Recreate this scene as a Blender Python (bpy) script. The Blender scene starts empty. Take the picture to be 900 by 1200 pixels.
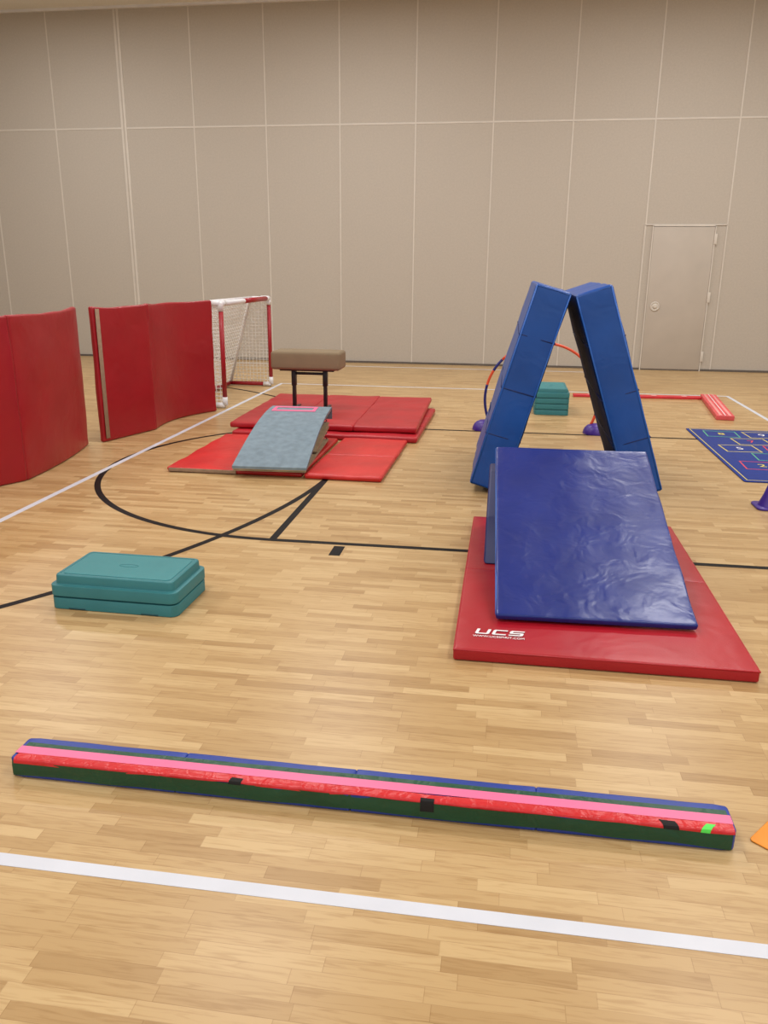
import bpy, bmesh, math, random
from mathutils import Vector, Matrix, noise
random.seed(4)
S = bpy.context.scene
C = S.collection
try:
    S.view_settings.view_transform = 'Standard'
except Exception:
    pass

# ------------------------------------------------------------------ camera
F = 945.0; H = 1.45
PIT = math.atan(283.5/945); YAW = math.radians(8.5); ROLL = .0083
R0 = Vector((math.cos(YAW), math.sin(YAW), 0))
FW = Vector((-math.sin(YAW)*math.cos(PIT), math.cos(YAW)*math.cos(PIT), -math.sin(PIT)))
U0 = R0.cross(FW)
RR = (R0 + U0*ROLL).normalized(); UU = (U0 - R0*ROLL).normalized()
cd = bpy.data.cameras.new('camera'); cam = bpy.data.objects.new('camera', cd); C.objects.link(cam)
m3 = Matrix((RR, UU, -FW)).transposed()
cam.matrix_world = Matrix.Translation((0, 0, H)) @ m3.to_4x4()
cd.sensor_fit = 'VERTICAL'; cd.sensor_height = 36; cd.lens = F/1200*36
cd.clip_start = .05; cd.clip_end = 100
S.camera = cam
def ray(x, y):
    return FW*F + RR*(x-450) - UU*(y-600)
def px(x, y, z=0.0):
    d = ray(x, y); t = (z-H)/d.z
    return Vector((d.x*t, d.y*t, z))
def pY(x, y, Y):
    d = ray(x, y); t = Y/d.y
    return Vector((d.x*t, Y, H+d.z*t))

# ------------------------------------------------------------------ materials
def lin(c):
    c = c/255.0
    return c/12.92 if c <= .04045 else ((c+.055)/1.055)**2.4
def rgb(r, g, b): return (lin(r), lin(g), lin(b), 1)
class NT:
    def __init__(s, name):
        s.m = bpy.data.materials.new(name); s.m.use_nodes = True
        s.t = s.m.node_tree; s.n = s.t.nodes; s.b = s.n['Principled BSDF']
    def add(s, typ, **kw):
        n = s.n.new(typ)
        for k, v in kw.items(): setattr(n, k, v)
        return n
    def link(s, a, b): s.t.links.new(a, b)
    def math(s, op, a, b=None):
        n = s.add('ShaderNodeMath', operation=op)
        for i, v in enumerate((a, b)):
            if v is None: continue
            if isinstance(v, (int, float)): n.inputs[i].default_value = v
            else: s.link(v, n.inputs[i])
        return n.outputs[0]
def plain(name, col, rough=.5, var=.06, scale=6, bump=.0, bscale=40, metal=0, coat=0, big=0, bigscale=4, spec=None):
    t = NT(name)
    tc = t.add('ShaderNodeTexCoord')
    nz = t.add('ShaderNodeTexNoise'); nz.inputs['Scale'].default_value = scale; nz.inputs['Detail'].default_value = 4
    t.link(tc.outputs['Object'], nz.inputs['Vector'])
    cr = t.add('ShaderNodeValToRGB')
    a = [max(0, c*(1-var*2)) for c in col[:3]]+[1]; b = [min(1, c*(1+var*2)) for c in col[:3]]+[1]
    cr.color_ramp.elements[0].color = a; cr.color_ramp.elements[1].color = b
    cr.color_ramp.elements[0].position = .3; cr.color_ramp.elements[1].position = .7
    t.link(nz.outputs['Fac'], cr.inputs['Fac']); t.link(cr.outputs['Color'], t.b.inputs['Base Color'])
    t.b.inputs['Roughness'].default_value = rough; t.b.inputs['Metallic'].default_value = metal
    if coat: t.b.inputs['Coat Weight'].default_value = coat; t.b.inputs['Coat Roughness'].default_value = .25
    if spec is not None: t.b.inputs['Specular IOR Level'].default_value = spec
    prev = None
    for amt, sc, dist, det in ((bump, bscale, .002, 3), (big, bigscale, .02, 2)):
        if not amt: continue
        n2 = t.add('ShaderNodeTexNoise'); n2.inputs['Scale'].default_value = sc; n2.inputs['Detail'].default_value = det
        n2.inputs['Distortion'].default_value = .6
        t.link(tc.outputs['Object'], n2.inputs['Vector'])
        bp = t.add('ShaderNodeBump'); bp.inputs['Strength'].default_value = amt; bp.inputs['Distance'].default_value = dist
        t.link(n2.outputs['Fac'], bp.inputs['Height'])
        if prev: t.link(prev.outputs['Normal'], bp.inputs['Normal'])
        prev = bp
    if prev: t.link(prev.outputs['Normal'], t.b.inputs['Normal'])
    return t.m

def floor_mat():
    t = NT('maple_strip_floor')
    tc = t.add('ShaderNodeTexCoord'); sp = t.add('ShaderNodeSeparateXYZ'); t.link(tc.outputs['Object'], sp.inputs[0])
    PH = .042; PL = .29
    yr = t.math('DIVIDE', sp.outputs['Y'], PH); row = t.math('FLOOR', yr); fy = t.math('FRACT', yr)
    w1 = t.add('ShaderNodeTexWhiteNoise', noise_dimensions='1D'); t.link(row, w1.inputs['W'])
    xo = t.math('ADD', t.math('DIVIDE', sp.outputs['X'], PL), t.math('MULTIPLY', w1.outputs['Value'], 17.3))
    col = t.math('FLOOR', xo); fx = t.math('FRACT', xo)
    cb = t.add('ShaderNodeCombineXYZ'); t.link(col, cb.inputs[0]); t.link(row, cb.inputs[1])
    w2 = t.add('ShaderNodeTexWhiteNoise', noise_dimensions='2D'); t.link(cb.outputs[0], w2.inputs['Vector'])
    cr = t.add('ShaderNodeValToRGB'); r = cr.color_ramp
    r.elements[0].position = 0; r.elements[0].color = rgb(170, 138, 93)
    r.elements[1].position = 1; r.elements[1].color = rgb(200, 172, 126)
    e = r.elements.new(.22); e.color = rgb(182, 151, 105)
    e = r.elements.new(.65); e.color = rgb(191, 161, 115)
    t.link(w2.outputs['Value'], cr.inputs['Fac'])
    mp = t.add('ShaderNodeCombineXYZ')
    t.link(t.math('MULTIPLY', sp.outputs['X'], 7.0), mp.inputs[0])
    t.link(t.math('MULTIPLY', sp.outputs['Y'], 90.0), mp.inputs[1])
    t.link(t.math('MULTIPLY', w2.outputs['Value'], 40.0), mp.inputs[2])
    g = t.add('ShaderNodeTexNoise'); g.inputs['Scale'].default_value = 1; g.inputs['Detail'].default_value = 4; g.inputs['Distortion'].default_value = 1.0
    t.link(mp.outputs[0], g.inputs['Vector'])
    gr = t.add('ShaderNodeValToRGB'); gr.color_ramp.elements[0].position = .33; gr.color_ramp.elements[0].color = (.72, .63, .52, 1)
    gr.color_ramp.elements[1].position = .52; gr.color_ramp.elements[1].color = (1.0, 1.0, 1.0, 1)
    t.link(g.outputs['Fac'], gr.inputs['Fac'])
    mx = t.add('ShaderNodeMix', data_type='RGBA', blend_type='MULTIPLY'); mx.inputs['Factor'].default_value = .55
    t.link(cr.outputs['Color'], mx.inputs['A']); t.link(gr.outputs['Color'], mx.inputs['B'])
    j1 = t.math('LESS_THAN', fy, .035); j2 = t.math('LESS_THAN', fx, .006)
    j = t.math('MAXIMUM', j1, j2)
    mj = t.add('ShaderNodeMix', data_type='RGBA', blend_type='MULTIPLY')
    t.link(t.math('MULTIPLY', j, .4), mj.inputs['Factor']); t.link(mx.outputs['Result'], mj.inputs['A']); mj.inputs['B'].default_value = (.55, .44, .32, 1)
    t.link(mj.outputs['Result'], t.b.inputs['Base Color'])
    t.b.inputs['Roughness'].default_value = .33
    t.b.inputs['Specular IOR Level'].default_value = .33
    return t.m

def wall_mat():
    t = NT('woven_wall_panel')
    tc = t.add('ShaderNodeTexCoord')
    nz = t.add('ShaderNodeTexNoise'); nz.inputs['Scale'].default_value = 40; nz.inputs['Detail'].default_value = 6
    nz.inputs['Roughness'].default_value = .6
    t.link(tc.outputs['Object'], nz.inputs['Vector'])
    cr = t.add('ShaderNodeValToRGB'); cr.color_ramp.elements[0].position = .3; cr.color_ramp.elements[0].color = rgb(179, 171, 160)
    cr.color_ramp.elements[1].position = .7; cr.color_ramp.elements[1].color = rgb(187, 179, 168)
    t.link(nz.outputs['Fac'], cr.inputs['Fac']); t.link(cr.outputs['Color'], t.b.inputs['Base Color'])
    t.b.inputs['Roughness'].default_value = .8
    bp = t.add('ShaderNodeBump'); bp.inputs['Strength'].default_value = .05; bp.inputs['Distance'].default_value = .003
    t.link(nz.outputs['Fac'], bp.inputs['Height']); t.link(bp.outputs['Normal'], t.b.inputs['Normal'])
    return t.m

M = dict(
    floor=floor_mat(), wall=wall_mat(),
    seam=plain('pale_seam', rgb(206, 199, 189), .6, .02),
    ceil=plain('ceiling_tile', rgb(228, 227, 222), .9, .03, 60),
    door=plain('door_paint', rgb(183, 174, 163), .6, .02, 3),
    white_line=plain('white_line_paint', rgb(206, 211, 222), .45, .02),
    black_line=plain('black_line_paint', rgb(14, 12, 14), .55, .05, spec=.15),
    red=plain('red_vinyl', rgb(168, 18, 34), .36, .04, 3, .2, 90, big=.3, bigscale=4),
    red2=plain('orange_red_vinyl', rgb(198, 34, 34), .4, .07, 3, .2, 80, big=.45, bigscale=5),
    red3=plain('crimson_vinyl', rgb(174, 22, 36), .42, .06, 3, .2, 80, big=.4, bigscale=4),
    darkred=plain('deep_red_vinyl', rgb(154, 15, 29), .38, .04, 3, .2, 70, big=.42, bigscale=4.5),
    blue=plain('royal_blue_vinyl', rgb(14, 76, 160), .40, .06, 3, .2, 60, big=.4, bigscale=6),
    blueshade=plain('painted_shade_blue_vinyl', rgb(14, 38, 92), .7, .06, 3, spec=.1),  # blue vinyl with the shade under the leaning mats painted in
    blueseam=plain('blue_piping', rgb(24, 92, 182), .4, .03),
    seamdark=plain('dark_blue_stitching', rgb(8, 40, 102), .6, .03),
    navy=plain('navy_vinyl', rgb(13, 40, 122), .29, .05, 4, .12, 70, big=.22, bigscale=9),
    navyside=plain('dark_navy_vinyl', rgb(10, 28, 96), .45, .06),
    teal=plain('teal_plastic', rgb(48, 120, 127), .5, .03, 5, .2, 200),
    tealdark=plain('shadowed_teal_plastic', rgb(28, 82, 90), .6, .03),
    tealtop=plain('teal_grip_rubber', rgb(56, 129, 135), .6, .03, 5, .4, 300),
    suede=plain('olive_tan_suede', rgb(132, 115, 90), .8, .03, 5, .1, 60),
    black=plain('black_metal', rgb(24, 24, 28), .4, .05),
    carpet=plain('grey_blue_carpet', rgb(120, 138, 150), .95, .07, 18, .7, 200),
    ply=plain('plywood', rgb(160, 142, 112), .6, .08, 12),
    pink=plain('pink_tape', rgb(238, 110, 156), .4, .02),
    redtape=plain('red_tape', rgb(202, 32, 38), .35, .03, 9, big=.4, bigscale=22),
    greentape=plain('dark_green_tape', rgb(12, 72, 48), .4, .05, 9, big=.3, bigscale=20),
    blacktape=plain('black_velcro', rgb(16, 15, 17), .8, .05),
    neon=plain('neon_green_tape', rgb(84, 224, 84), .5, .03),
    bluef=plain('beam_blue_vinyl', rgb(22, 56, 148), .4, .04, 5, .15, 60),
    tan=plain('tan_velcro', rgb(150, 126, 104), .9, .06, 30),
    white=plain('white_plastic', rgb(226, 226, 230), .4, .02),
    postred=plain('red_plastic_tube', rgb(160, 20, 36), .35, .04),
    net=plain('white_net_cord', rgb(238, 237, 234), .8, .03),
    orange=plain('orange_plastic', rgb(226, 84, 48), .4, .04),
    spot=plain('orange_rubber', rgb(234, 146, 40), .5, .03),
    purple=plain('purple_plastic', rgb(66, 38, 140), .4, .05),
    hoopblue=plain('dark_blue_plastic', rgb(30, 36, 120), .4, .05),
    rug=plain('navy_rug', rgb(16, 46, 130), .8, .05, 30, .3, 200),
    yellow=plain('yellow_print', rgb(216, 200, 90), .7, .03),
    redprint=plain('red_print', rgb(214, 64, 76), .7, .03),
    greenprint=plain('green_print', rgb(90, 176, 130), .7, .03),
    whiteprint=plain('white_print', rgb(232, 232, 236), .6, .01),
    beamred=plain('coral_red_vinyl', rgb(204, 50, 60), .45, .06, 6),
    fadedred=plain('faded_pinkish_red_vinyl', rgb(214, 84, 88), .5, .08, 8),
    beampink=plain('pale_pink_tape', rgb(232, 150, 148), .5, .04),
)

# ------------------------------------------------------------------ helpers
def link_mesh(name, me, mat, parent=None, smooth=True):
    o = bpy.data.objects.new(name, me); C.objects.link(o)
    if mat: me.materials.append(mat)
    if smooth:
        for p in me.polygons: p.use_smooth = True
    if parent: o.parent = parent
    return o
def obj(name, bm, mat, parent=None, smooth=True, sharp=None):
    bmesh.ops.recalc_face_normals(bm, faces=bm.faces)
    me = bpy.data.meshes.new(name); bm.to_mesh(me); bm.free()
    o = link_mesh(name, me, mat, parent, smooth)
    if smooth and sharp:
        try: me.set_sharp_from_angle(angle=math.radians(sharp))
        except Exception: pass
    return o
def tag(o, label, cat, group=None):
    o['label'] = label; o['category'] = cat
    if group: o['group'] = group
    return o
def thing(name, label, cat, loc=(0, 0, 0), rz=0, group=None, rot=None):
    o = bpy.data.objects.new(name, None); C.objects.link(o)
    o.location = loc; o.rotation_euler = rot if rot else (0, 0, rz); o.empty_display_size = .1
    return tag(o, label, cat, group)
def struct(o):
    o['kind'] = 'structure'; return o
def box(bm, x0, x1, y0, y1, z0, z1, mtx=None):
    vs = [bm.verts.new(Vector(p)) for p in ((x0, y0, z0), (x1, y0, z0), (x1, y1, z0), (x0, y1, z0), (x0, y0, z1), (x1, y0, z1), (x1, y1, z1), (x0, y1, z1))]
    if mtx:
        for v in vs: v.co = mtx @ v.co
    for f in ((0, 3, 2, 1), (4, 5, 6, 7), (0, 1, 5, 4), (1, 2, 6, 5), (2, 3, 7, 6), (3, 0, 4, 7)):
        bm.faces.new([vs[i] for i in f])
    return vs
def bevbox(x0, x1, y0, y1, z0, z1, r=.004, seg=2):
    bm = bmesh.new(); box(bm, x0, x1, y0, y1, z0, z1)
    bmesh.ops.bevel(bm, geom=bm.edges[:], offset=r, segments=seg, profile=.5, affect='EDGES')
    return bm
def tube(bm, pts, r, seg=10, closed=False, cap=True):
    pts = [Vector(p) for p in pts]; n = len(pts); rings = []
    up = None
    for i, p in enumerate(pts):
        if closed: d = pts[(i+1) % n]-pts[i-1]
        else: d = pts[min(i+1, n-1)]-pts[max(i-1, 0)]
        d.normalize()
        if up is None:
            up = Vector((0, 0, 1)) if abs(d.z) < .9 else Vector((1, 0, 0))
        a = d.cross(up)
        if a.length < 1e-4: a = d.cross(Vector((0, 1, 0)))
        a.normalize(); b = a.cross(d).normalized(); up = b
        rr = r[i] if isinstance(r, (list, tuple)) else r
        rings.append([bm.verts.new(p + (a*math.cos(2*math.pi*k/seg) + b*math.sin(2*math.pi*k/seg))*rr) for k in range(seg)])
    m = n if closed else n-1
    for i in range(m):
        A = rings[i]; B = rings[(i+1) % n]
        for k in range(seg):
            bm.faces.new((A[k], A[(k+1) % seg], B[(k+1) % seg], B[k]))
    if cap and not closed:
        bm.faces.new(rings[0][::-1]); bm.faces.new(rings[-1])
def axis_coords(h, r, step):
    inner = h-r; L = 2*inner; n = max(1, int(round(L/step)))
    c = [-h, -h+.35*r, -h+.7*r]
    c += [-inner + L*i/n for i in range(n+1)]
    c += [h-.7*r, h-.35*r, h]
    return c
def pad(sx, sy, sz, r=.015, step=.08, amp=.003, freq=3.0, seed=0, puff=0.0, base=True, fn=None):
    """soft rounded cushion box, resting on z=0, centred in x and y"""
    hx, hy, hz = sx/2, sy/2, sz/2
    r = min(r, hx*.98, hy*.98, hz*.98)
    ax = axis_coords(hx, r, step); ay = axis_coords(hy, r, step); az = axis_coords(hz, r, step)
    bm = bmesh.new(); cache = {}
    def V(x, y, z):
        k = (round(x, 6), round(y, 6), round(z, 6))
        if k in cache: return cache[k]
        p = Vector((x, y, z))
        q = Vector((max(-hx+r, min(hx-r, x)), max(-hy+r, min(hy-r, y)), max(-hz+r, min(hz-r, z))))
        d = p-q
        if d.length > 1e-9: nrm = d.normalized(); p = q+nrm*r
        else: nrm = Vector((0, 0, 1))
        if amp:
            nn = noise.noise(p*freq + Vector((seed*7.1, seed*3.3, seed)))
            edge = 1.0
            if base and p.z < -hz+r*1.01: edge = 0
            p = p + nrm*nn*amp*edge
        if puff:
            f = (1-(x/hx)**2)*(1-(y/hy)**2)
            if p.z > 0: p.z += puff*max(0, f)**.5
        p.z += hz
        if fn: p = fn(p)
        v = bm.verts.new(p); cache[k] = v; return v
    def grid(A, B, f):
        for i in range(len(A)-1):
            for j in range(len(B)-1):
                try: bm.faces.new((V(*f(A[i], B[j])), V(*f(A[i+1], B[j])), V(*f(A[i+1], B[j+1])), V(*f(A[i], B[j+1]))))
                except ValueError: pass
    grid(ax, ay, lambda a, b: (a, b, hz)); grid(ax, ay, lambda a, b: (a, b, -hz))
    grid(ax, az, lambda a, b: (a, hy, b)); grid(ax, az, lambda a, b: (a, -hy, b))
    grid(ay, az, lambda a, b: (hx, a, b)); grid(ay, az, lambda a, b: (-hx, a, b))
    return bm
def loft_rr(sx, sy, rad, prof, seg=6):
    bm = bmesh.new(); rings = []
    for ins, z in prof:
        hx, hy = sx/2-ins, sy/2-ins; r = max(.004, rad-ins*.6); ring = []
        for cx, cy, a0 in ((hx-r, hy-r, 0), (-hx+r, hy-r, 90), (-hx+r, -hy+r, 180), (hx-r, -hy+r, 270)):
            for k in range(seg+1):
                a = math.radians(a0+90*k/seg); ring.append(bm.verts.new((cx+r*math.cos(a), cy+r*math.sin(a), z)))
        rings.append(ring)
    n = len(rings[0])
    for A, B in zip(rings, rings[1:]):
        for k in range(n): bm.faces.new((A[k], A[(k+1) % n], B[(k+1) % n], B[k]))
    bm.faces.new(rings[0][::-1]); bm.faces.new(rings[-1])
    return bm
def lathe(prof, seg=28, mtx=None):
    bm = bmesh.new(); rings = []
    for r, z in prof:
        rings.append([bm.verts.new((r*math.cos(2*math.pi*k/seg), r*math.sin(2*math.pi*k/seg), z)) for k in range(seg)])
    for A, B in zip(rings, rings[1:]):
        for k in range(seg): bm.faces.new((A[k], A[(k+1) % seg], B[(k+1) % seg], B[k]))
    bm.faces.new(rings[0][::-1]); bm.faces.new(rings[-1])
    if mtx: bmesh.ops.transform(bm, matrix=mtx, verts=bm.verts)
    return bm
def ribbon(x0, x1, prof, n=60, amp=.0015, seed=0):
    """tape laid along x; prof = cross-section (y, z) points"""
    bm = bmesh.new(); prev = None
    for i in range(n+1):
        x = x0+(x1-x0)*i/n
        row = []
        for k, (y, z) in enumerate(prof):
            w = noise.noise(Vector((x*7, seed*5.3+k*2.1, .3)))*amp
            end = k in (0, len(prof)-1)
            row.append(bm.verts.new((x, y+(w if end and k == 0 or len(prof) < 4 else 0), z + (w if end and k and len(prof) > 3 else abs(w)*.1))))
        if prev:
            for k in range(len(prof)-1): bm.faces.new((prev[k], row[k], row[k+1], prev[k+1]))
        prev = row
    return bm
def text_obj(name, s, size, loc, rot, mat, parent=None, ext=.0004, sx=1.0):
    cu = bpy.data.curves.new('t', 'FONT'); cu.body = s; cu.size = size; cu.extrude = ext; cu.align_x = 'CENTER'; cu.align_y = 'CENTER'
    to = bpy.data.objects.new('t', cu); C.objects.link(to)
    dg = bpy.context.evaluated_depsgraph_get()
    me = bpy.data.meshes.new_from_object(to.evaluated_get(dg))
    bpy.data.objects.remove(to)
    me.materials.clear(); me.name = name
    o = link_mesh(name, me, mat, parent, False)
    o.location = loc; o.rotation_euler = rot; o.scale = (sx, 1, 1)
    return o
def dup(root, loc, rz, label=None, group=None):
    r = root.copy(); C.objects.link(r); r.location = loc; r.rotation_euler = (0, 0, rz)
    if label: r['label'] = label
    if group: r['group'] = group
    for ch in list(root.children):
        c = ch.copy(); C.objects.link(c); c.parent = r
        for g in ch.children:
            d = g.copy(); C.objects.link(d); d.parent = c
    return r

# ------------------------------------------------------------------ room shell
WY = 13.1; XL, XR, YB = -10.5, 9.5, -5.0
CZ = pY(320, 0, WY).z
bm = bmesh.new(); box(bm, XL, XR, YB, WY+.3, -.1, 0); struct(obj('floor', bm, M['floor'], smooth=False))
bm = bmesh.new(); box(bm, XL, XR, YB, WY+.3, CZ, CZ+.1); struct(obj('ceiling', bm, M['ceil'], smooth=False))
bm = bmesh.new(); box(bm, XL-.1, XL, YB, WY+.3, 0, CZ); struct(obj('wall_left', bm, M['wall'], smooth=False))
bm = bmesh.new(); box(bm, XR, XR+.1, YB, WY+.3, 0, CZ); struct(obj('wall_right', bm, M['wall'], smooth=False))
SEAMZ = (pY(0, 153, WY).z + pY(900, 137, WY).z)/2
seams = [-2.68+1.152*k for k in range(-7, 11)]
bm = bmesh.new()
box(bm, XL, XR, WY+.04, WY+.2, 0, CZ)
xs = sorted([XL]+[s for s in seams if XL < s < XR]+[XR])
for a, b in zip(xs, xs[1:]):
    for z0, z1 in ((.0, SEAMZ), (SEAMZ, CZ)):
        box(bm, a+.003, b-.003, WY, WY+.045, z0+.002, z1-.002)
struct(obj('wall_back', bm, M['wall'], smooth=False))
nt = [0]
def trim(bm, mat):
    nt[0] += 1
    return struct(obj('trim_%d' % nt[0], bm, mat, smooth=False))
for i, s in enumerate(seams):
    if not XL < s < XR: continue
    thick = abs(s-(-6.136)) < .1
    bm = bmesh.new()
    if thick: box(bm, s-.045, s+.045, WY-.008, WY, 0, CZ)
    else: box(bm, s-.010, s+.010, WY-.006, WY, 0.02, CZ)
    trim(bm, M['seam'])
    if thick:
        bm = bmesh.new(); box(bm, s-.008, s+.008, WY-.014, WY-.008, 0.02, CZ); trim(bm, M['door'])
bm = bmesh.new(); box(bm, XL, XR, WY-.005, WY, SEAMZ-.012, SEAMZ+.012); trim(bm, M['seam'])
bm = bmesh.new(); box(bm, XL, XR, WY-.05, WY, CZ-.035, CZ); trim(bm, M['white'])
bm = bmesh.new(); box(bm, XL, XR, WY-.02, WY, 0, .03); struct(obj('baseboard_back', bm, plain('dark_sweep_seal', rgb(96, 88, 82), .7), smooth=False))
for k in range(1, 5):
    bm = bmesh.new(); box(bm, XL, XR, WY-.6*k-.012, WY-.6*k+.012, CZ-.006, CZ+.01); trim(bm, M['white'])

# pass door
dl = pY(757, 350, WY).x; dr = pY(829, 350, WY).x; dt = pY(802, 265, WY).z
fl = pY(748, 350, WY).x; fr = pY(842, 350, WY).x
d = bpy.data.objects.new('door_1', None); C.objects.link(d); d.location = ((dl+dr)/2, WY-.001, 0); struct(d)
w = (dr-dl)
obj('door_leaf', bevbox(-w/2+.012, w/2-.012, -.022, 0, .02, dt-.01, .004), M['door'], d)
bm = bmesh.new()
box(bm, -w/2-.006, -w/2+.010, -.026, 0, 0, dt+.012); box(bm, w/2-.010, w/2+.006, -.026, 0, 0, dt+.012); box(bm, -w/2, w/2, -.026, 0, dt-.004, dt+.012)
obj('door_frame', bm, M['seam'], d, False)
bm = bmesh.new(); cx = (dl+dr)/2
box(bm, fl-cx-.008, fl-cx+.008, -.012, 0, 0, dt+.02); box(bm, fr-cx-.008, fr-cx+.008, -.012, 0, 0, dt+.02); box(bm, fl-cx, fr-cx, -.012, 0, dt+.012, dt+.026)
obj('door_surround', bm, M['seam'], d, False)
hz = pY(767, 359, WY).z; hx = pY(767, 359, WY).x-cx
rot = Matrix.Translation((hx, -.022, hz)) @ Matrix.Rotation(math.radians(90), 4, 'X')
hd = obj('door_handle', lathe([(.07, 0), (.07, .008), (.055, .012), (.052, .006), (.03, .006), (.028, .02), (.02, .022)], 28, rot), M['seam'], d)
for zz in (dt-.18, dt*.52, .22):
    bm = bevbox(w/2-.012, w/2+.030, -.032, -.020, zz-.075, zz+.075, .002); obj('hinge', bm, M['seam'], d)

# ------------------------------------------------------------------ court lines
ZL = .0012
def strip(x0, x1, y0, y1, mat, z=ZL):
    bm = bmesh.new(); box(bm, x0, x1, y0, y1, -.001, z); return trim(bm, mat)
def arc(cx, cy, r, wd, a0, a1, mat, n=96, z=ZL*.8):
    bm = bmesh.new(); P = None
    for i in range(n+1):
        a = math.radians(a0+(a1-a0)*i/n); row = [bm.verts.new((cx+(r+s)*math.cos(a), cy+(r+s)*math.sin(a), z)) for s in (-wd/2, wd/2)]
        if P: bm.faces.new((P[0], P[1], row[1], row[0]))
        P = row
    return trim(bm, mat)
LW = .042
strip(-4.6, 4.6, 1.555-LW/2, 1.555+LW/2, M['white_line'])
strip(-2.94-LW/2, -2.94+LW/2, 1.58, 10.38, M['white_line'])
strip(2.69-LW/2, 2.69+LW/2, 1.58, 10.38, M['white_line'])
strip(-2.96, 2.71, 10.38, 10.38+LW, M['white_line'])
strip(-6, 1.7, 12.55, 12.55+LW, M['white_line'])
KY0, KY1 = 4.135, 7.56; KX = -1.25; KR = (KY1-KY0)/2; KC = (KY1+KY0)/2
strip(KX, 6.0, KY0-LW/2, KY0+LW/2, M['black_line'], ZL*.9)
strip(KX, 6.0, KY1-LW/2, KY1+LW/2, M['black_line'], ZL*.9)
strip(KX-LW/2, KX+LW/2, KY0, KY1, M['black_line'], ZL*.7)
arc(KX, KC, KR, LW, 90, 270, M['black_line'])
arc(-5.97, KC, 4.73, LW, -75, 75, M['black_line'], 140, ZL*.6)
strip(-.885, -.825, 3.94, 4.09, M['black_line'])

# ------------------------------------------------------------------ folding mats helpers
def folding_mat(name, label, x0, x1, y0, y1, z, t, npan, mat, axis='y', seed=0, cat='mat', group=None, amp=.004, rz=0, er=.018):
    o = thing(name, label, cat, ((x0+x1)/2, (y0+y1)/2, z), rz, group)
    W = x1-x0; D = y1-y0
    for k in range(npan):
        if axis == 'y':
            d = D/npan; bm = pad(W, d+.002, t, min(er, t*.45), .06, amp, 5, seed+k)
            p = obj('panel', bm, mat, o); p.location = (0, -D/2+d*(k+.5), 0)
        else:
            d = W/npan; bm = pad(d+.002, D, t, min(er, t*.45), .06, amp, 5, seed+k)
            p = obj('panel', bm, mat, o); p.location = (-W/2+d*(k+.5), 0, 0)
    return o

MX0, MX1, MY0, MY1 = -.150, .978, 2.845, 4.62
MCX, MCY = (MX0+MX1)/2, (MY0+MY1)/2
rm = folding_mat('folding_mat', 'large red vinyl mat with white printed lettering, lying under the navy incline', MX0, MX1, MY0, MY1, .002, .050, 2, M['red'], 'y', 1, amp=.002, er=.009)
bm = bmesh.new(); a_, b_ = (MX1-MX0)/2-.001, (MY1-MY0)/2-.001
tube(bm, [(-a_, -b_, .044), (a_, -b_, .044), (a_, 0, .044), (a_, b_, .044), (-a_, b_, .044), (-a_, 0, .044)], .0035, 6, True)
obj('edge_piping', bm, M['red3'], rm)
def logo(parent, x, y, z):
    bm = bmesh.new(); h = .046; wl = .056; st = .0085; vt = .012; gap = .011; sh = .22
    def poly(pts):
        pts = [(px_+py_*sh, py_) for px_, py_ in pts]
        a = [bm.verts.new((p[0], p[1], .0008)) for p in pts]; b = [bm.verts.new((p[0], p[1], 0)) for p in pts]
        bm.faces.new(a); n = len(a)
        for k in range(n): bm.faces.new((a[k], b[k], b[(k+1) % n], a[(k+1) % n]))
    X = 0; c = .006
    poly([(X, h), (X, c), (X+c, 0), (X+wl-c, 0), (X+wl, c), (X+wl, h), (X+wl-vt, h), (X+wl-vt, st), (X+vt, st), (X+vt, h)])
    X += wl+gap
    poly([(X+c, h), (X, h-c), (X, c), (X+c, 0), (X+wl, 0), (X+wl, st), (X+vt, st), (X+vt, h-st), (X+wl, h-st), (X+wl, h)])
    X += wl+gap; m1, m2 = h/2-st/2, h/2+st/2
    poly([(X+wl, h), (X+c, h), (X, h-c), (X, m1+c*.5), (X+c*.5, m1), (X+wl-vt, m1), (X+wl-vt, st), (X, st), (X, 0), (X+wl-c, 0), (X+wl, c), (X+wl, m2-c*.5), (X+wl-c*.5, m2), (X+vt, m2), (X+vt, h-st), (X+wl, h-st)])
    o = obj('printed_logo', bm, M['whiteprint'], parent, False); o.location = (x, y, z)
    return o
zt = .0525
logo(rm, -.074-MCX, 2.988-MCY, zt)
text_obj('printed_web_address', 'WWW.UCSSPIRIT.COM', .024, (.022-MCX, 2.966-MCY, zt+.0002), (0, 0, 0), M['whiteprint'], rm, .0004, .82)

# navy incline mat
IL = 1.39; IH = IL/2
inc = thing('incline_mat', 'navy blue vinyl mat sloping up from the red mat toward the blue A shape', 'mat', (.412, 3.140, .0545), 0, rot=(math.radians(18.3), 0, math.radians(1.9)))
def bend(p): 
    q = p.copy(); yy = (q.y)/IH
    q.z += -.008*(1-yy*yy) + .0025*(1+yy)/2*math.sin(q.x*9+q.y*5); q.z -= .006*max(0, yy-.7)/.3
    return q
b = obj('cover', pad(.812, IL, .030, .010, .03, .0045, 5.5, 5, fn=bend), M['navy'], inc); b.location = (0, IH, .004)
bm = bmesh.new(); tube(bm, [bend(Vector((-.405, -IH+.01+(2*IH-.02)*i/40, .022))) for i in range(41)], .004, 6)
s_ = obj('piping', bm, M['blueseam'], inc); s_.location = (0, IH, .004)

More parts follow.
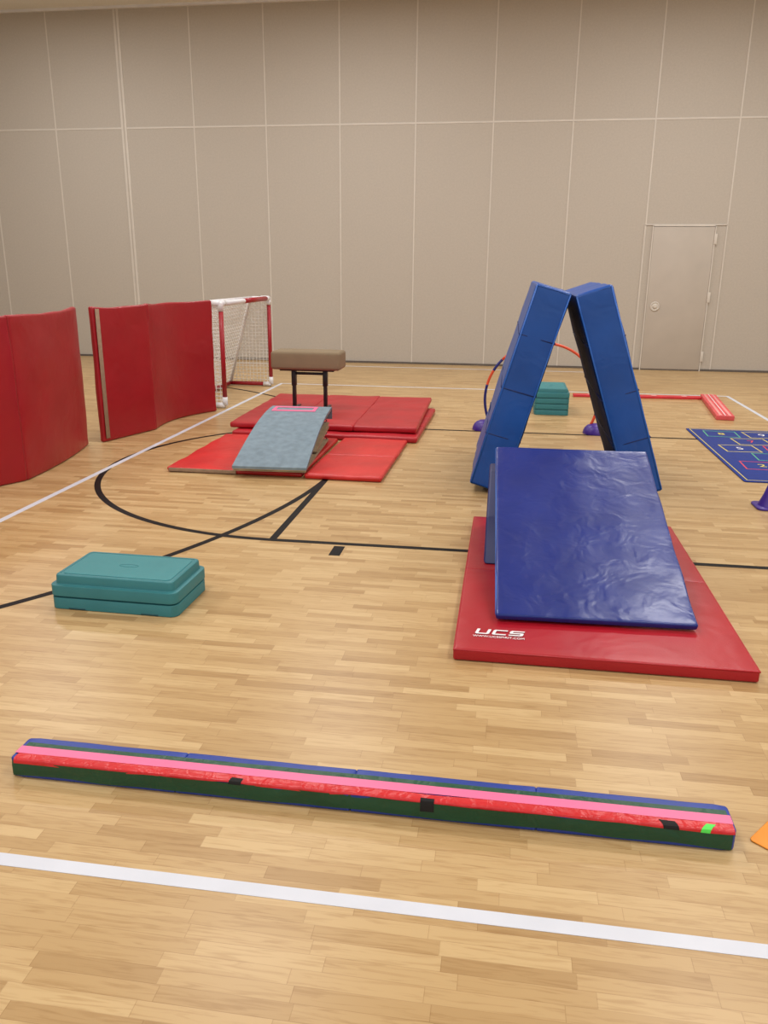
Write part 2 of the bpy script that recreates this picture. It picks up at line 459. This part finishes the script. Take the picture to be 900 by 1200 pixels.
# wedge under the incline
bm = bmesh.new()
prof = [(3.80, .056), (4.46, .056), (4.44, .25), (4.42, .430), (4.30, .408), (4.00, .240)]
X0, X1 = -.066, .73
va = [bm.verts.new((X0, y, z)) for y, z in prof]; vb = [bm.verts.new((X1, y, z)) for y, z in prof]
n = len(prof)
bm.faces.new(va); bm.faces.new(vb[::-1])
for k in range(n): bm.faces.new((va[k], va[(k+1) % n], vb[(k+1) % n], vb[k]))
bmesh.ops.bevel(bm, geom=bm.edges[:], offset=.012, segments=3, profile=.5, affect='EDGES')
wd = obj('cover', bm, M['navyside'], None, True, 40)
wt = thing('wedge_mat', 'dark navy folded mat propping up the raised end of the sloping mat', 'mat', (.33, 4.1, .054))
wd.parent = wt; wd.location = (-.33, -4.1, -.056)

# two thick blue mats leaning as an A
def thick_mat(label, xin, th, L, T, sgn, seed):
    th = math.radians(th)
    t = thing('landing_mat', label, 'mat', (xin, 5.98, .001), 0, 'thick blue mats leaning together', rot=(0, sgn*th, 0))
    D = 1.30
    off = -sgn*T/2
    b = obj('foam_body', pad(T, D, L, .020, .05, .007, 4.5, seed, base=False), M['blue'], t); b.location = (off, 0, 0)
    b.data.materials.append(M['blueshade'])
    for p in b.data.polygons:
        if p.normal.x*sgn > .75: p.material_index = 1  # inner side darkened by colour to stand in for its shade
    yf = -D/2
    for zz in (L*.27, L*.50, L*.76):
        bm = bmesh.new(); e = T/2+.001
        tube(bm, [(-e, yf-.001, zz), (e, yf-.001, zz+.004), (e, -yf+.001, zz), (-e, -yf+.001, zz)], .0042, 6, True)
        s = obj('seam', bm, M['seamdark'], t); s.location = (off, 0, 0)
    for yy in (yf+.001, -yf-.001):
        bm = bmesh.new(); e = T/2-.010
        tube(bm, [(-e, yy, .014), (e, yy, .014), (e, yy, L*.5), (e, yy, L-.014), (-e, yy, L-.014), (-e, yy, L*.5)], .0058, 6, True)
        s = obj('piping', bm, M['blueseam'], t); s.location = (off, 0, 0)
    return t
thick_mat('thick blue foam mat leaning right, left half of the upright A shape', .010, 15.8, 1.37, .235, 1, 11)
thick_mat('thick blue foam mat leaning left, right half of the upright A shape', .834, 18.5, 1.375, .235, -1, 17)

# ------------------------------------------------------------------ teal steps
def riser(label, loc, rz, group=None):
    t = thing('step_riser', label, 'step', loc, rz, group)
    obj('frame', loft_rr(.590, .355, .036, [(.003, 0), (.0, .002), (0, .051), (.001, .053), (.012, .0538), (.013, .0595), (.03, .0597)]), M['teal'], t, True, 28)
    for sx in (-1, 1):
        for sy in (-1, 1):
            bm = bevbox(-.04, .04, -.002, .002, .002, .010, .001, 1)
            g = obj('grip_slot', bm, M['tealdark'], t); g.location = (sx*.17, sy*.1767, 0)
    return t
def platform(label, loc, rz, group=None):
    t = thing('step_platform', label, 'step', loc, rz, group)
    obj('body', loft_rr(.594, .359, .038, [(.003, 0), (0, .002), (0, .046), (.001, .049), (.004, .0505), (.017, .0510), (.019, .0525), (.021, .086), (.023, .0905), (.028, .0935), (.037, .0935), (.039, .0910), (.06, .0910)]), M['teal'], t, True, 28)
    obj('grip_surface', loft_rr(.506, .270, .024, [(0, .0907), (.001, .0935), (.004, .0945), (.02, .0947)]), M['tealtop'], t, True, 28)
    bm = bmesh.new(); tube(bm, [(.045*math.cos(a), .015*math.sin(a), .0948) for a in [2*math.pi*k/24 for k in range(24)]], .0016, 5, True)
    obj('embossed_oval', bm, M['teal'], t)
    return t
rz0 = math.radians(-1.0)
r1 = riser('teal plastic riser under the low teal step left of centre', (-1.648, 3.222, .001), rz0)
platform('teal plastic step platform on top of the low stack, open floor left', (-1.648, 3.222, .0615), rz0)
fs = (.485, 8.6+.29)
names = ['lowest teal riser of the tall stack seen through the blue A', 'second teal riser from the floor seen through the blue A', 'third teal riser from the floor, under the top step of the tall stack']
for k in range(3):
    dup(r1, (fs[0], fs[1], .001+.0605*k), math.radians(90), names[k])
platform('teal step platform topping the tall stack seen through the blue A', (fs[0], fs[1], .001+.0605*3), math.radians(90))

# ------------------------------------------------------------------ foam balance beam
BX0, BX1 = -1.394, .652; BL = BX1-BX0; bw = .116; bh = .062
bt = thing('balance_beam', 'long low foam beam with pink, red, green and blue lengthwise tape', 'balance beam', ((BX0+BX1)/2, 1.88+bw/2, .001))
nsec = 4
for k in range(nsec):
    d = BL/nsec
    def fn(p, k=k, d=d):
        q = p.copy(); lim = .022
        de = (q.x+d/2) if k == 0 else ((d/2-q.x) if k == nsec-1 else 1)
        if de < lim: q.y *= 1-.18*(1-max(0, de)/lim)**2
        return q
    p = obj('foam_section', pad(d+.001, bw, bh, .007, .03, .002, 8, 30+k, fn=fn), M['bluef'], bt); p.location = (-BL/2+d*(k+.5), 0, 0)
hw = bw/2; e = .0022
def tp(name, x0, x1, prof, mat, seed, amp=.003, n=90):
    return obj(name, ribbon(x0, x1, prof, n, amp, seed), mat, bt, True, 35)
x0, x1 = -BL/2+.004, BL/2-.004
tp('green_tape', x0+.01, x1-.006, [(hw-.031, bh+e), (hw-.056, bh+e)], M['greentape'], 1, .002)
tp('pink_tape', x0, x1, [(hw-.052, bh+e+.0008), (hw-.068, bh+e+.0009), (hw-.088, bh+e+.0008)], M['pink'], 2, .0015)
tp('red_tape', x0+.012, x1-.002, [(hw-.086, bh+e), (-hw+.006, bh+e+.0002), (-hw-.0002, bh-.001), (-hw-e*.8, bh-.004), (-hw-e, bh-.009)], M['redtape'], 3, .010)
tp('green_tape', x0+.006, x1-.006, [(-hw-e+.0003, bh-.006), (-hw-e, bh-.020), (-hw-e, bh-.036), (-hw-e+.0003, bh-.052)], M['greentape'], 4, .006)
def tab(x, w, mat, name='velcro_tab', y0=-hw+.010, zlow=.03, skew=0):
    bm = ribbon(x-w/2, x+w/2, [(y0, bh+e+.0012), (-hw+.006, bh+e+.0012), (-hw-.0008, bh-.0002), (-hw-e-.0012, bh-.006), (-hw-e-.0014, bh-zlow)], 6, .008, x*9)
    for v in bm.verts: v.co.x += skew*(v.co.y+hw)
    obj(name, bm, mat, bt, True, 35)
cxb = (BX0+BX1)/2
tab(-.70-cxb, .036, M['blacktape'], zlow=.007, y0=-hw+.012, skew=.4); tab(-.155-cxb, .038, M['blacktape'], zlow=.030, y0=-hw+.008)
tab(.485-cxb, .040, M['blacktape'], y0=-hw+.017, zlow=.007, skew=-.5)
tab(.575-cxb, .024, M['neon'], 'neon_tape_piece', y0=-hw+.018, zlow=.014, skew=.8)

# orange floor marker at the right edge
c0 = px(879, 984)
bm = loft_rr(.16, .16, .012, [(.002, 0), (0, .001), (0, .003), (.002, .004)])
o = obj('floor_marker', bm, M['spot']); o.location = (c0.x+.108, c0.y+.006, .001); o.rotation_euler = (0, 0, math.radians(50))
tag(o, 'flat orange rubber floor marker beside the right end of the taped beam', 'floor marker')

# ------------------------------------------------------------------ red mats under the springboard and horse
fm = folding_mat('folding_mat', 'bright red mat left of and beneath the grey springboard, tan strip on its near edge', -2.46, -1.43, 5.53, 6.82, .002, .036, 2, M['red2'], 'x', 20, amp=.009)
bm = bevbox(-.50, .02, -.657, -.649, .006, .032, .002); obj('velcro_strip', bm, M['tan'], fm)
folding_mat('folding_mat', 'bright red mat lying flat to the right of the grey springboard', -1.395, -.83, 5.49, 6.84, .002, .038, 2, M['red2'], 'y', 61, amp=.009, rz=math.radians(-.8))
lm = folding_mat('folding_mat', 'lower crimson mat of the pair under the tan vaulting horse', -2.42, -.735, 6.89, 8.5, .002, .050, 3, M['red3'], 'y', 25, amp=.006, rz=math.radians(-.6))
um = folding_mat('folding_mat', 'upper crimson mat of the pair, directly beneath the tan vaulting horse', -2.50, -.785, 7.02, 8.84, .058, .052, 3, M['red3'], 'x', 29, amp=.008, rz=math.radians(1.2))
# ------------------------------------------------------------------ springboard
sb = thing('springboard', 'grey carpeted springboard with pink tape, sloping up toward the tan horse', 'springboard', (-1.655, 5.46, .052), math.radians(3.2))
def sheet(w0, w1, L, zf, t, n=30, nx=8):
    bm = bmesh.new(); rows = []
    for i in range(n+1):
        f = i/n; y = L*f; z = zf(f); w_ = w0+(w1-w0)*f
        rows.append(([bm.verts.new((-w_/2+w_*j/nx, y, z+t)) for j in range(nx+1)], [bm.verts.new((-w_/2+w_*j/nx, y, z)) for j in range(nx+1)]))
    for (a, b), (c, d) in zip(rows, rows[1:]):
        for j in range(nx):
            bm.faces.new((a[j], a[j+1], c[j+1], c[j])); bm.faces.new((b[j+1], b[j], d[j], d[j+1]))
        bm.faces.new((a[0], c[0], d[0], b[0])); bm.faces.new((a[nx], b[nx], d[nx], c[nx]))
    for r in (rows[0], rows[-1]):
        for j in range(nx): bm.faces.new((r[0][j], r[0][j+1], r[1][j+1], r[1][j]))
    return bm
SL = 1.27
zf = lambda f: .003+.234*math.sin(f*1.56)
obj('deck', sheet(.545, .515, SL, lambda f: zf(f)+.014, .018), M['carpet'], sb, True, 40)
# carpet end curling over and down at the raised edge
ce = sheet(.515, .50, 1.0, lambda f: 0, .008, 14)
for v in ce.verts:
    f = v.co.y; th = f*1.5; top = v.co.z > .004; rr_ = .06+(.008 if top else 0)
    v.co.y = SL-.004+rr_*math.sin(th); v.co.z = zf(1)+.022-.058+rr_*math.cos(th)-max(0, f-.8)*.25
obj('carpet_overhang', ce, M['carpet'], sb, True, 40)
obj('deck_plywood', sheet(.535, .505, SL-.01, lambda f: zf(f), .0135), M['ply'], sb, True, 40)
obj('base_board', sheet(.52, .49, SL*.92, lambda f: .001, .012), M['ply'], sb, True, 40)
for k, h0 in enumerate((.50, .70)):
    g = obj('curved_support', sheet(.50, .49, SL*.5, lambda f, h0=h0: .02+zf(.4+.42*f)*h0*.75*f**.6, .012), M['ply'], sb, True, 40)
    g.location = (0, SL*.44, 0)
for sx in (-.2, 0, .2):
    pts = []; zb = .018
    for i in range(90):
        a = i/89*2*math.pi*4; pts.append((sx+.035*math.cos(a), SL*.93+.035*math.sin(a)-.05, zb+(zf(.9)-.01-zb)*i/89))
    bm = bmesh.new(); tube(bm, pts, .004, 6); obj('spring', bm, M['black'], sb)
def tz(f): return zf(f)+.0345
def tapes(f0, f1, xa, xb):
    bm = bmesh.new(); P = None; n = 8
    for i in range(n+1):
        f = f0+(f1-f0)*i/n; z = tz(f)
        row = [bm.verts.new((xa, SL*f, z)), bm.verts.new((xb, SL*f, z))]
        if P: bm.faces.new((P[0], P[1], row[1], row[0]))
        P = row
    obj('pink_tape', bm, M['pink'], sb, False)
tapes(.935, .975, -.22, .15); tapes(.83, .94, -.22, -.190); tapes(.83, .865, -.195, .15); tapes(.86, .94, .120, .15)

# ------------------------------------------------------------------ vaulting horse
hY = 7.80
vh = thing('vaulting_horse', 'low olive tan vaulting horse on two slim dark posts over the red mats', 'vaulting horse', (-1.925, hY, .119))
b = obj('padded_body', pad(.685, .32, .176, .030, .04, .001, 5, 40, puff=.003), M['suede'], vh); b.location = (0, 0, .398)
obj('under_plate', bevbox(-.27, .27, -.10, .10, .382, .400, .004), M['black'], vh)
bm = bevbox(-.15, .165, -.014, .014, .337, .362, .003); obj('crossbar', bm, M['black'], vh)
for sx in (-.15, .165):
    lg = obj('leg', bevbox(sx-.016, sx+.016, -.025, .025, .012, .383, .003), M['black'], vh)
    bm = bevbox(sx-.021, sx+.021, -.030, .030, .23, .382, .003); obj('sleeve', bm, M['black'], lg)
    bm = bevbox(sx-.016, sx+.016, -.20, .20, .0, .014, .004); obj('foot_bar', bm, M['black'], lg)

# ------------------------------------------------------------------ goal
gx, gy0, gy1, gz = -3.0, 8.36, 10.12, 1.10
gl = thing('goal', 'small goal with red posts, white corner joints and white net', 'goal', (gx, (gy0+gy1)/2, .001))
hy = (gy1-gy0)/2; gr_ = .025; dp = .55; tdp = .22
for s in (-1, 1):
    bm = bmesh.new(); tube(bm, [(0, s*hy, .05), (0, s*hy, gz-.04)], gr_, 12); obj('post', bm, M['postred'], gl)
    bm = bmesh.new(); tube(bm, [(0, s*hy, gz-.08), (0, s*hy, gz), (0, s*hy*.999, gz+.001)], gr_*1.18, 12); tube(bm, [(0, s*hy, gz), (0, s*(hy-.12), gz)], gr_*1.18, 12); tube(bm, [(0, s*hy, gz), (-.10, s*hy, gz)], gr_*1.18, 12)
    obj('corner_joint', bm, M['white'], gl)
    bm = bmesh.new(); tube(bm, [(0, s*hy, gr_*1.2), (0, s*hy, .12)], gr_*1.18, 12); tube(bm, [(0, s*hy, gr_*1.2), (-.10, s*hy, gr_*1.2)], gr_*1.18, 12)
    obj('foot_joint', bm, M['white'], gl)
    bm = bmesh.new(); tube(bm, [(-.08, s*hy, gr_*1.2), (-dp, s*hy, gr_*1.2)], gr_, 12); obj('side_rail', bm, M['postred'], gl)
    bm = bmesh.new(); tube(bm, [(-.08, s*hy, gz), (-tdp, s*hy, gz), (-tdp-.03, s*hy, gz-.03), (-dp, s*hy, gr_*1.2)], gr_*.9, 12); obj('back_stay', bm, M['white'], gl)
bm = bmesh.new(); tube(bm, [(0, -hy+.10, gz), (0, hy-.10, gz)], gr_, 12); obj('crossbar', bm, M['white'], gl)
bm = bmesh.new(); tube(bm, [(0, -.10, gz), (0, hy-.12, gz)], gr_*1.12, 12); obj('crossbar_sleeve', bm, M['postred'], gl)
bm = bmesh.new(); tube(bm, [(-tdp, -hy, gz), (-tdp, hy, gz)], gr_*.9, 12); obj('top_back_bar', bm, M['white'], gl)
bm = bmesh.new(); tube(bm, [(-dp, -hy, gr_*1.2), (-dp, hy, gr_*1.2)], gr_, 12); obj('back_rail', bm, M['postred'], gl)
bm = bmesh.new()
def backpt(u, v):
    path = [(-dp, .03), (-tdp-.02, gz-.02), (0, gz)]
    L1 = math.dist(path[0], path[1]); L2 = math.dist(path[1], path[2]); s = v*(L1+L2)
    if s < L1: f = s/L1; a, b_ = path[0], path[1]; sag = math.sin(math.pi*f)*.05
    else: f = (s-L1)/L2; a, b_ = path[1], path[2]; sag = .0
    sg = sag*(1-u*u)
    return Vector((a[0]+(b_[0]-a[0])*f - sg, u*hy, a[1]+(b_[1]-a[1])*f - (1-u*u)*.02*math.sin(math.pi*v)))
NU, NV = 38, 30; nr = .0040
for i in range(NU+1): tube(bm, [backpt(-1+2*i/NU, j/10) for j in range(11)], nr, 4, cap=False)
for j in range(NV+1): tube(bm, [backpt(-1+2*i/10, j/NV) for i in range(11)], nr, 4, cap=False)
for s in (-1, 1):
    for j in range(1, 26):
        z = gz*j/26
        xb = -dp+(dp-tdp)*(z/gz)
        tube(bm, [(0, s*hy, z), (xb, s*hy, z)], nr, 4, cap=False)
    for i in range(1, 12):
        x = -dp*i/12
        zt2 = gz if x > -tdp else gz*(1-(abs(x)-tdp)/(dp-tdp))
        tube(bm, [(x, s*hy, .03), (x, s*hy, zt2)], nr, 4, cap=False)
obj('net', bm, M['net'], gl)

# ------------------------------------------------------------------ standing red folding mats
def zigzag(label, pts, Hh, t, seed, velcro=False, curve=0):
    base = Vector((pts[0][0], pts[0][1], .002))
    o = thing('standing_mat', label, 'mat', base, 0, 'red folding mats standing on edge as a screen')
    for k, (a, b) in enumerate(zip(pts, pts[1:])):
        a = Vector((a[0], a[1], 0)); b = Vector((b[0], b[1], 0)); d = b-a; L = d.length; an = math.atan2(d.y, d.x)
        cv = curve[k] if curve else 0
        def fn(p, L=L, cv=cv, k=k):
            q = p.copy(); f = q.x/(L/2); h = q.z/Hh
            q.y += cv*(1-f*f)*(.75+.25*h)
            if h > .8: q.z -= .012*(1-f*f)*(h-.8)/.2
            return q
        bm = pad(L+.008, t, Hh, min(.016, t*.42), .045, .009, 3.4, seed+k*3, fn=fn)
        p = obj('panel', bm, M['darkred'], o); c = (a+b)/2 - Vector((base.x, base.y, 0)); p.location = c; p.rotation_euler = (0, 0, an)
    if velcro:
        a = Vector((pts[0][0], pts[0][1], 0)); b = Vector((pts[1][0], pts[1][1], 0)); d = (b-a).normalized(); an = math.atan2(d.y, d.x)
        nrm = Vector((d.y, -d.x, 0))
        bm = bevbox(-.022, .022, -.002, .002, .03, Hh-.02, .001, 1)
        p = obj('velcro_strip', bm, M['tan'], o); p.location = d*.045+nrm*(t/2+.007); p.rotation_euler = (0, 0, an)
    return o
zigzag('deep red folding mat standing at the left edge with one fold, nearest of the two', [(-3.90, 3.95), (-3.62, 4.50), (-3.335, 5.10), (-3.52, 6.31)], 1.140, .046, 50, False, [0, .01, -.05])
zigzag('deep red folding mat with a tan strip standing beside the goal', [(-3.435, 6.43), (-3.235, 7.06), (-3.04, 8.15)], 1.140, .046, 70, True, [.0, .16])

# ------------------------------------------------------------------ hoop arch with purple bases
hpY = 7.66
ha = thing('hoop_arch', 'orange and dark blue hoop standing upright in purple bases behind the blue A', 'hoop', (.33, hpY, .001))
def ringpart(name, a0, a1, mat, r=.52, rad=.0125, y=0):
    bm = bmesh.new(); tube(bm, [(r*math.cos(a), y, .30+r*math.sin(a)) for a in [math.radians(a0+(a1-a0)*k/40) for k in range(41)]], rad, 10)
    return obj(name, bm, mat, ha)
ringpart('ring_segment', -26, 136, M['orange']); ringpart('ring_segment', 136, 150, M['hoopblue'], rad=.013); ringpart('ring_segment', 150, 166, M['orange']); ringpart('ring_segment', 166, 206, M['hoopblue'], rad=.013)
dome = [(.112, 0), (.112, .012), (.108, .03), (.096, .055), (.075, .076), (.045, .089), (.018, .093)]
for xx in (-.515, .515):
    q = obj('base', lathe(dome), M['purple'], ha, True, 50); q.location = (xx, 0, 0); q['label'] = 'purple domed base'
pc = px(892, 597)
cn = thing('floor_cone', 'purple plastic cone cut by the right frame edge, in front of the blue rug', 'cone', (pc.x+.07, pc.y+.06, .001))
obj('flange', loft_rr(.20, .20, .04, [(.002, 0), (0, .004), (.0, .010), (.004, .014)]), M['purple'], cn, True, 50)
obj('body', lathe([(.078, .012), (.070, .03), (.05, .08), (.028, .155), (.024, .17), (.020, .172)]), M['purple'], cn, True, 50)

# ------------------------------------------------------------------ beams at the back right
b1 = thing('balance_beam', 'thin red foam beam lying crosswise on the far floor behind the blue A', 'balance beam', (1.56, 10.05, .001), math.radians(3))
obj('body', pad(1.50, .10, .032, .008, .05, .001, 5, 90), M['beamred'], b1)
for x in (-.55, -.15, .2, .55):
    obj('tape_patch', bevbox(x-.03, x+.03, -.052, .02, .0322, .0345, .0008, 1), M['beampink'], b1)
b2 = thing('balance_beam', 'short faded pinkish red foam beam pointing toward the hopscotch rug', 'balance beam', (2.325, 9.40, .001), math.radians(-6.3))
obj('body', pad(.175, 1.56, .050, .008, .05, .001, 5, 95), M['fadedred'], b2)
for x, wd_, mm in ((-.045, .026, 'beampink'), (.0, .008, 'whiteprint'), (.045, .026, 'beampink')):
    obj('stripe_tape', bevbox(x-wd_/2, x+wd_/2, -.77, .77, .0500, .0515, .0004, 1), M[mm], b2)

# ------------------------------------------------------------------ hopscotch rug
rg = thing('hopscotch_rug', 'dark blue hopscotch rug with thin outlined squares and coloured numbers at right edge', 'rug', (2.19, 7.02, .001))
obj('rug_base', loft_rr(.90, 2.08, .02, [(.002, 0), (0, .002), (0, .006), (.003, .008)]), M['rug'], rg, True, 40)
def frame(cx, cy, w, h, mat, s=.010, name='printed_square', an=0):
    bm = bmesh.new(); z0, z1 = .0078, .0090
    ca, sa = math.cos(an), math.sin(an)
    R_ = lambda a, b, z: (cx+a*ca-b*sa, cy+a*sa+b*ca, z)
    o_ = [(-w/2, -h/2), (w/2, -h/2), (w/2, h/2), (-w/2, h/2)]; i_ = [(-w/2+s, -h/2+s), (w/2-s, -h/2+s), (w/2-s, h/2-s), (-w/2+s, h/2-s)]
    vo = [bm.verts.new(R_(a, b, z1)) for a, b in o_]; vi = [bm.verts.new(R_(a, b, z1)) for a, b in i_]
    lo = [bm.verts.new(R_(a, b, z0)) for a, b in o_]; li = [bm.verts.new(R_(a, b, z0)) for a, b in i_]
    for k in range(4):
        j = (k+1) % 4
        bm.faces.new((vo[k], vo[j], vi[j], vi[k])); bm.faces.new((vo[k], lo[k], lo[j], vo[j])); bm.faces.new((vi[k], vi[j], li[j], li[k]))
    obj(name, bm, M[mat], rg, False)
cells = [('1', 0, -.83, 'whiteprint', 'yellow', .05), ('2', -.18, -.51, 'yellow', 'redprint', -.05), ('3', .18, -.51, 'redprint', 'yellow', .06), ('4', 0, -.18, 'redprint', 'greenprint', -.05), ('5', -.18, .14, 'whiteprint', 'yellow', .05), ('6', .18, .14, 'yellow', 'redprint', -.05), ('7', 0, .46, 'redprint', 'yellow', .05), ('8', -.18, .79, 'yellow', 'greenprint', -.05), ('9', .18, .79, 'whiteprint', 'yellow', .05)]
frame(0, 0, .85, 2.02, 'yellow', .007, 'printed_border')
for s, x, y, mm, fmt, an in cells:
    frame(x, y, .29, .28, fmt, an=an)
    text_obj('printed_number', s, .13, (x, y, .0092), (0, 0, an), M[mm], rg)

# ------------------------------------------------------------------ lights
for X in (-6.5, -2.2, 2.2, 6.5):
    for Y in (-2.5, 1.8, 6.0, 10.2):
        ld = bpy.data.lights.new('bay_light', 'AREA'); ld.shape = 'RECTANGLE'; ld.size = 1.2; ld.size_y = .6; ld.energy = {10.2: 92, 6.0: 81}.get(Y, 69)
        ld.color = (1.0, .985, .97)
        lo = bpy.data.objects.new('bay_light', ld); C.objects.link(lo); lo.location = (X, Y, CZ-.08)
wl = bpy.data.worlds.new('world'); S.world = wl; wl.use_nodes = True
wl.node_tree.nodes['Background'].inputs[0].default_value = (.98, .98, 1.0, 1); wl.node_tree.nodes['Background'].inputs[1].default_value = .65
